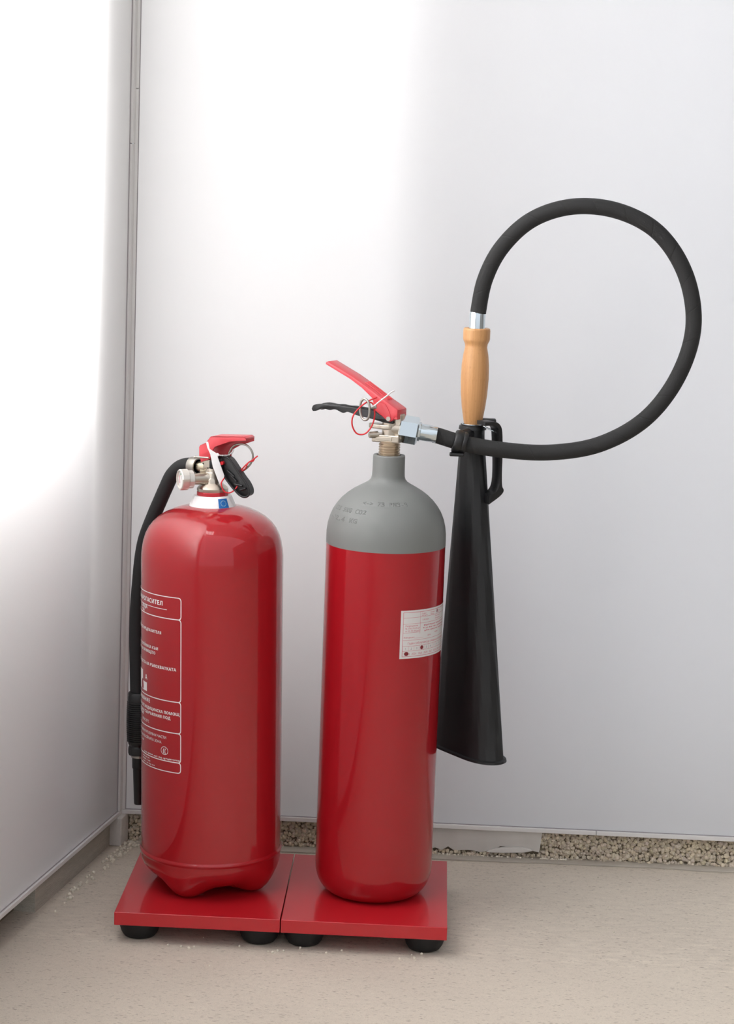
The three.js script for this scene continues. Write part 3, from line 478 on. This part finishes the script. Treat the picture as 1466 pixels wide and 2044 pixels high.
  const horn = mesh('horn', loft([[0, Y0 + 0.0005, -0.0125], [0, Y0, -0.002], ...rows, [1, Y1 + 0.003, 0.0035], [1, Y1 + 0.0008, 0.004], [1, Y1, 0.0025], [1, Y1, -0.002], ...rows.slice().reverse().map(([t, y]) => [t, y, -0.0028])]), M.hornBlack, g); horn.userData.label = 'black flared horn with an oval mouth';
  // carrying loop on the back of the horn
  const oLoop = smoothOutline([[0.1075, 0.5693], [0.1234, 0.5687], [0.1296, 0.5634], [0.1326, 0.5446], [0.1348, 0.493], [0.137, 0.4885], [0.1365, 0.4855], [0.1322, 0.4808], [0.118, 0.4715]], 50, false), iLoop = smoothOutline([[0.1075, 0.5648], [0.1205, 0.5642], [0.1256, 0.5606], [0.1284, 0.5456], [0.1306, 0.4953], [0.127, 0.4868], [0.118, 0.482]], 50, false);
  const loop = mesh('horn_handle', slab([...oLoop, ...iLoop.reverse()].map(([x, y]) => [x - 0.13, y]), -0.02, 0.0, 0.0008).rotateY(0.5).translate(0.13, 0, -0.022), M.plasticBlack, horn);
  mesh('handle_arm', boxAt(0.03, 0.007, 0.012, 0.109, 0.5655, -0.052, 0.002), M.plasticBlack, horn);
  // clip that holds the hose to the neck of the horn
  const clip = new THREE.TorusGeometry(0.0118, 0.0026, 12, 40); clip.scale(1, 1, 2.1); clip.rotateY(Math.PI / 2); clip.rotateZ(-0.22); clip.translate(0.0795, 0.5452, -0.008);
  const clip2 = new THREE.TorusGeometry(0.0116, 0.002, 12, 40); clip2.scale(1, 1, 1.6); clip2.rotateY(Math.PI / 2); clip2.rotateZ(-0.22); clip2.translate(0.0865, 0.5436, -0.0085);
  mesh('hose_clip', join(clip, clip2, boxAt(0.017, 0.004, 0.011, 0.0785, 0.5315, -0.001, 0.0015).rotateZ(-0.0), rod(V(HX, 0.54, HZ), V(HX, 0.5625, HZ), 0.0152, 0.0142, 40), rod(V(HX, 0.5565, HZ), V(HX, 0.5605, HZ), 0.0166, 0.0158, 40), rod(V(HX, 0.5525, HZ + 0.004), V(0.0845, 0.5515, -0.0205), 0.0075, 0.0065), boxAt(0.012, 0.012, 0.012, 0.0845, 0.5505, -0.0215, 0.003)), M.plasticBlack, horn);
  mesh('seam_line', boxAt(0.0007, 0.03, 0.0008, 0.0935, 0.5125, -0.0298, 0.0003), M.plasticBlack, horn);
  // wire retainer round the foot of the grip
  const wire = []; for (let k = 0; k <= 24; k++) { const a = -0.5 + k / 24 * Math.PI * 2; wire.push([HX + 0.0122 * Math.cos(a), 0.5622, HZ - 0.0122 * Math.sin(a)]); }
  mesh('wire_retainer', join(capped([...wire, [HX + 0.013, 0.5612, HZ + 0.009], [0.1165, 0.5585, -0.032], [0.1245, 0.5555, -0.029]], 0.0009, 90, 8)), M.zinc, g);
  mesh('retainer_tip', capped([[0.123, 0.556, -0.0295], [0.1275, 0.554, -0.028], [0.1295, 0.5505, -0.027]], 0.0022, 16, 10), M.plasticBlack, g);

  // lever and handle: an upright plane whose back end turns to the viewer
  const PSI = -0.434, cs = Math.cos(PSI), sn = Math.sin(PSI), U = (x, w) => (x - sn * w) / cs, near = 0.0125;
  const side = (pts, w) => pts.map(([x, y]) => [U(x, w), y]), turned = (q) => q.rotateY(PSI);
  const lev = side([[-0.0793, 0.6298], [-0.0785, 0.6312], [-0.0765, 0.6318], [-0.047, 0.617], [-0.037, 0.611], [-0.022, 0.6018], [-0.006, 0.5912], [0.0065, 0.5838], [0.008, 0.582], [0.0078, 0.5735], [0.005, 0.5735], [0.0015, 0.5688], [-0.0015, 0.5678], [-0.0045, 0.5692], [-0.0195, 0.58], [-0.0224, 0.5932], [-0.0356, 0.6045], [-0.0498, 0.6135], [-0.0774, 0.6274], [-0.079, 0.6282]], near);
  const grooves = []; for (const w of [-0.0065, -0.0015, 0.0035]) grooves.push(capped([[U(-0.034, near), 0.6098, w], [U(-0.022, near), 0.6022, w], [U(-0.008, near), 0.5928, w]], 0.0011, 24, 8));
  const back = boxAt(0.006, 0.012, 0.0235, 0, 0, 0, 0.001).translate(U(0.0052, near), 0.577, 0);
  mesh('squeeze_lever', turned(join(slab(lev, -near, near, 0.0016), back, ...grooves, slab(side([[-0.017, 0.5815], [-0.003, 0.569], [0.0015, 0.5702], [-0.002, 0.5815], [-0.0065, 0.5885], [-0.0165, 0.5895]], near), near - 0.001, near + 0.0008, 0.0006))), M.lever, g).userData.label = 'red lever';
  const ht = smoothOutline([[-0.0939, 0.5738], [-0.0925, 0.5785], [-0.0845, 0.581], [-0.077, 0.581], [-0.0716, 0.5803], [-0.0641, 0.5808], [-0.0565, 0.58], [-0.0491, 0.5803], [-0.0372, 0.5795], [-0.0222, 0.578], [-0.0058, 0.5724], [0.003, 0.5695]], 60, false), hb = smoothOutline([[-0.0925, 0.5718], [-0.0895, 0.5722], [-0.0832, 0.5751], [-0.08, 0.576], [-0.0724, 0.5748], [-0.0661, 0.5762], [-0.0563, 0.573], [-0.051, 0.5746], [-0.0391, 0.5715], [-0.024, 0.5695], [-0.0045, 0.5659], [0.003, 0.5657]], 60, false);
  const rail = side([...ht, ...hb.reverse()], 0.011), web = side([[-0.0915, 0.5775], [-0.085, 0.58], [-0.06, 0.579], [-0.02, 0.5755], [0, 0.5695], [0, 0.5675], [-0.02, 0.5735], [-0.06, 0.577], [-0.085, 0.5778]], 0.011);
  mesh('carry_handle', turned(join(slab(rail, 0.008, 0.011, 0.0007), slab(rail, -0.0115, -0.0085, 0.0007), slab(web, -0.009, 0.0085, 0.0004), capped([[U(-0.0925, 0.011), 0.5745, -0.0095], [U(-0.0925, 0.011), 0.5745, 0.009]], 0.0022, 4, 10))), M.plasticBlack, g).userData.label = 'black handle with a finger-grip edge';
  mesh('pivot', turned(join(rod(V(U(-0.0018, near), 0.5715, -0.0135), V(U(-0.0018, near), 0.5715, 0.0142), 0.0027), rod(V(U(-0.0183, near), 0.5846, 0.01), V(U(-0.0183, near), 0.5846, 0.0142), 0.0022))), M.steel, g);
  // pin ring, red seal, beaded tie
  const oval = []; for (let k = 0; k < 24; k++) { const a = k / 24 * Math.PI * 2; oval.push([-0.0296 + 0.0056 * Math.cos(a) - 0.0006 * Math.sin(a), 0.5818 + 0.0122 * Math.sign(Math.sin(a)) * Math.abs(Math.sin(a)) ** 0.8, 0.019 + 0.004 * Math.cos(a)]); }
  mesh('pin_ring', join(tube(oval, 0.0014, 80, 10, true), rod(V(-0.0235, 0.5845, 0.0205), V(-0.0165, 0.5846, 0.0185), 0.0014)), M.steel, g);
  mesh('red_seal', capped([[-0.0168, 0.5961, 0.016], [-0.0252, 0.5921, 0.0185], [-0.0355, 0.5842, 0.0215], [-0.0431, 0.5732, 0.0215], [-0.0433, 0.5625, 0.021], [-0.0376, 0.5536, 0.02], [-0.0291, 0.5534, 0.019], [-0.0219, 0.5612, 0.0175], [-0.0186, 0.571, 0.016], [-0.0183, 0.58, 0.0185], [-0.0215, 0.5895, 0.019], [-0.027, 0.5905, 0.019]], 0.0009, 100, 8), M.redPlastic, g);
  const bc = curve([[0.0025, 0.602, -0.006], [-0.0012, 0.6008, 0.004], [-0.0045, 0.5985, 0.0135], [-0.008, 0.596, 0.0175], [-0.0125, 0.5925, 0.019], [-0.0175, 0.588, 0.0205], [-0.0225, 0.585, 0.021]]), beads = [];
  for (let k = 0; k <= 17; k++) { const q = bc.getPoint(k / 17); beads.push(new THREE.SphereGeometry(0.001, 10, 8).translate(q.x, q.y, q.z)); }
  mesh('beaded_tie', join(...beads, tube(bc.getPoints(20).map((q) => [q.x, q.y, q.z]), 0.0006, 40, 6)), M.whitePlastic, g);
}

renderer.render(scene, camera);
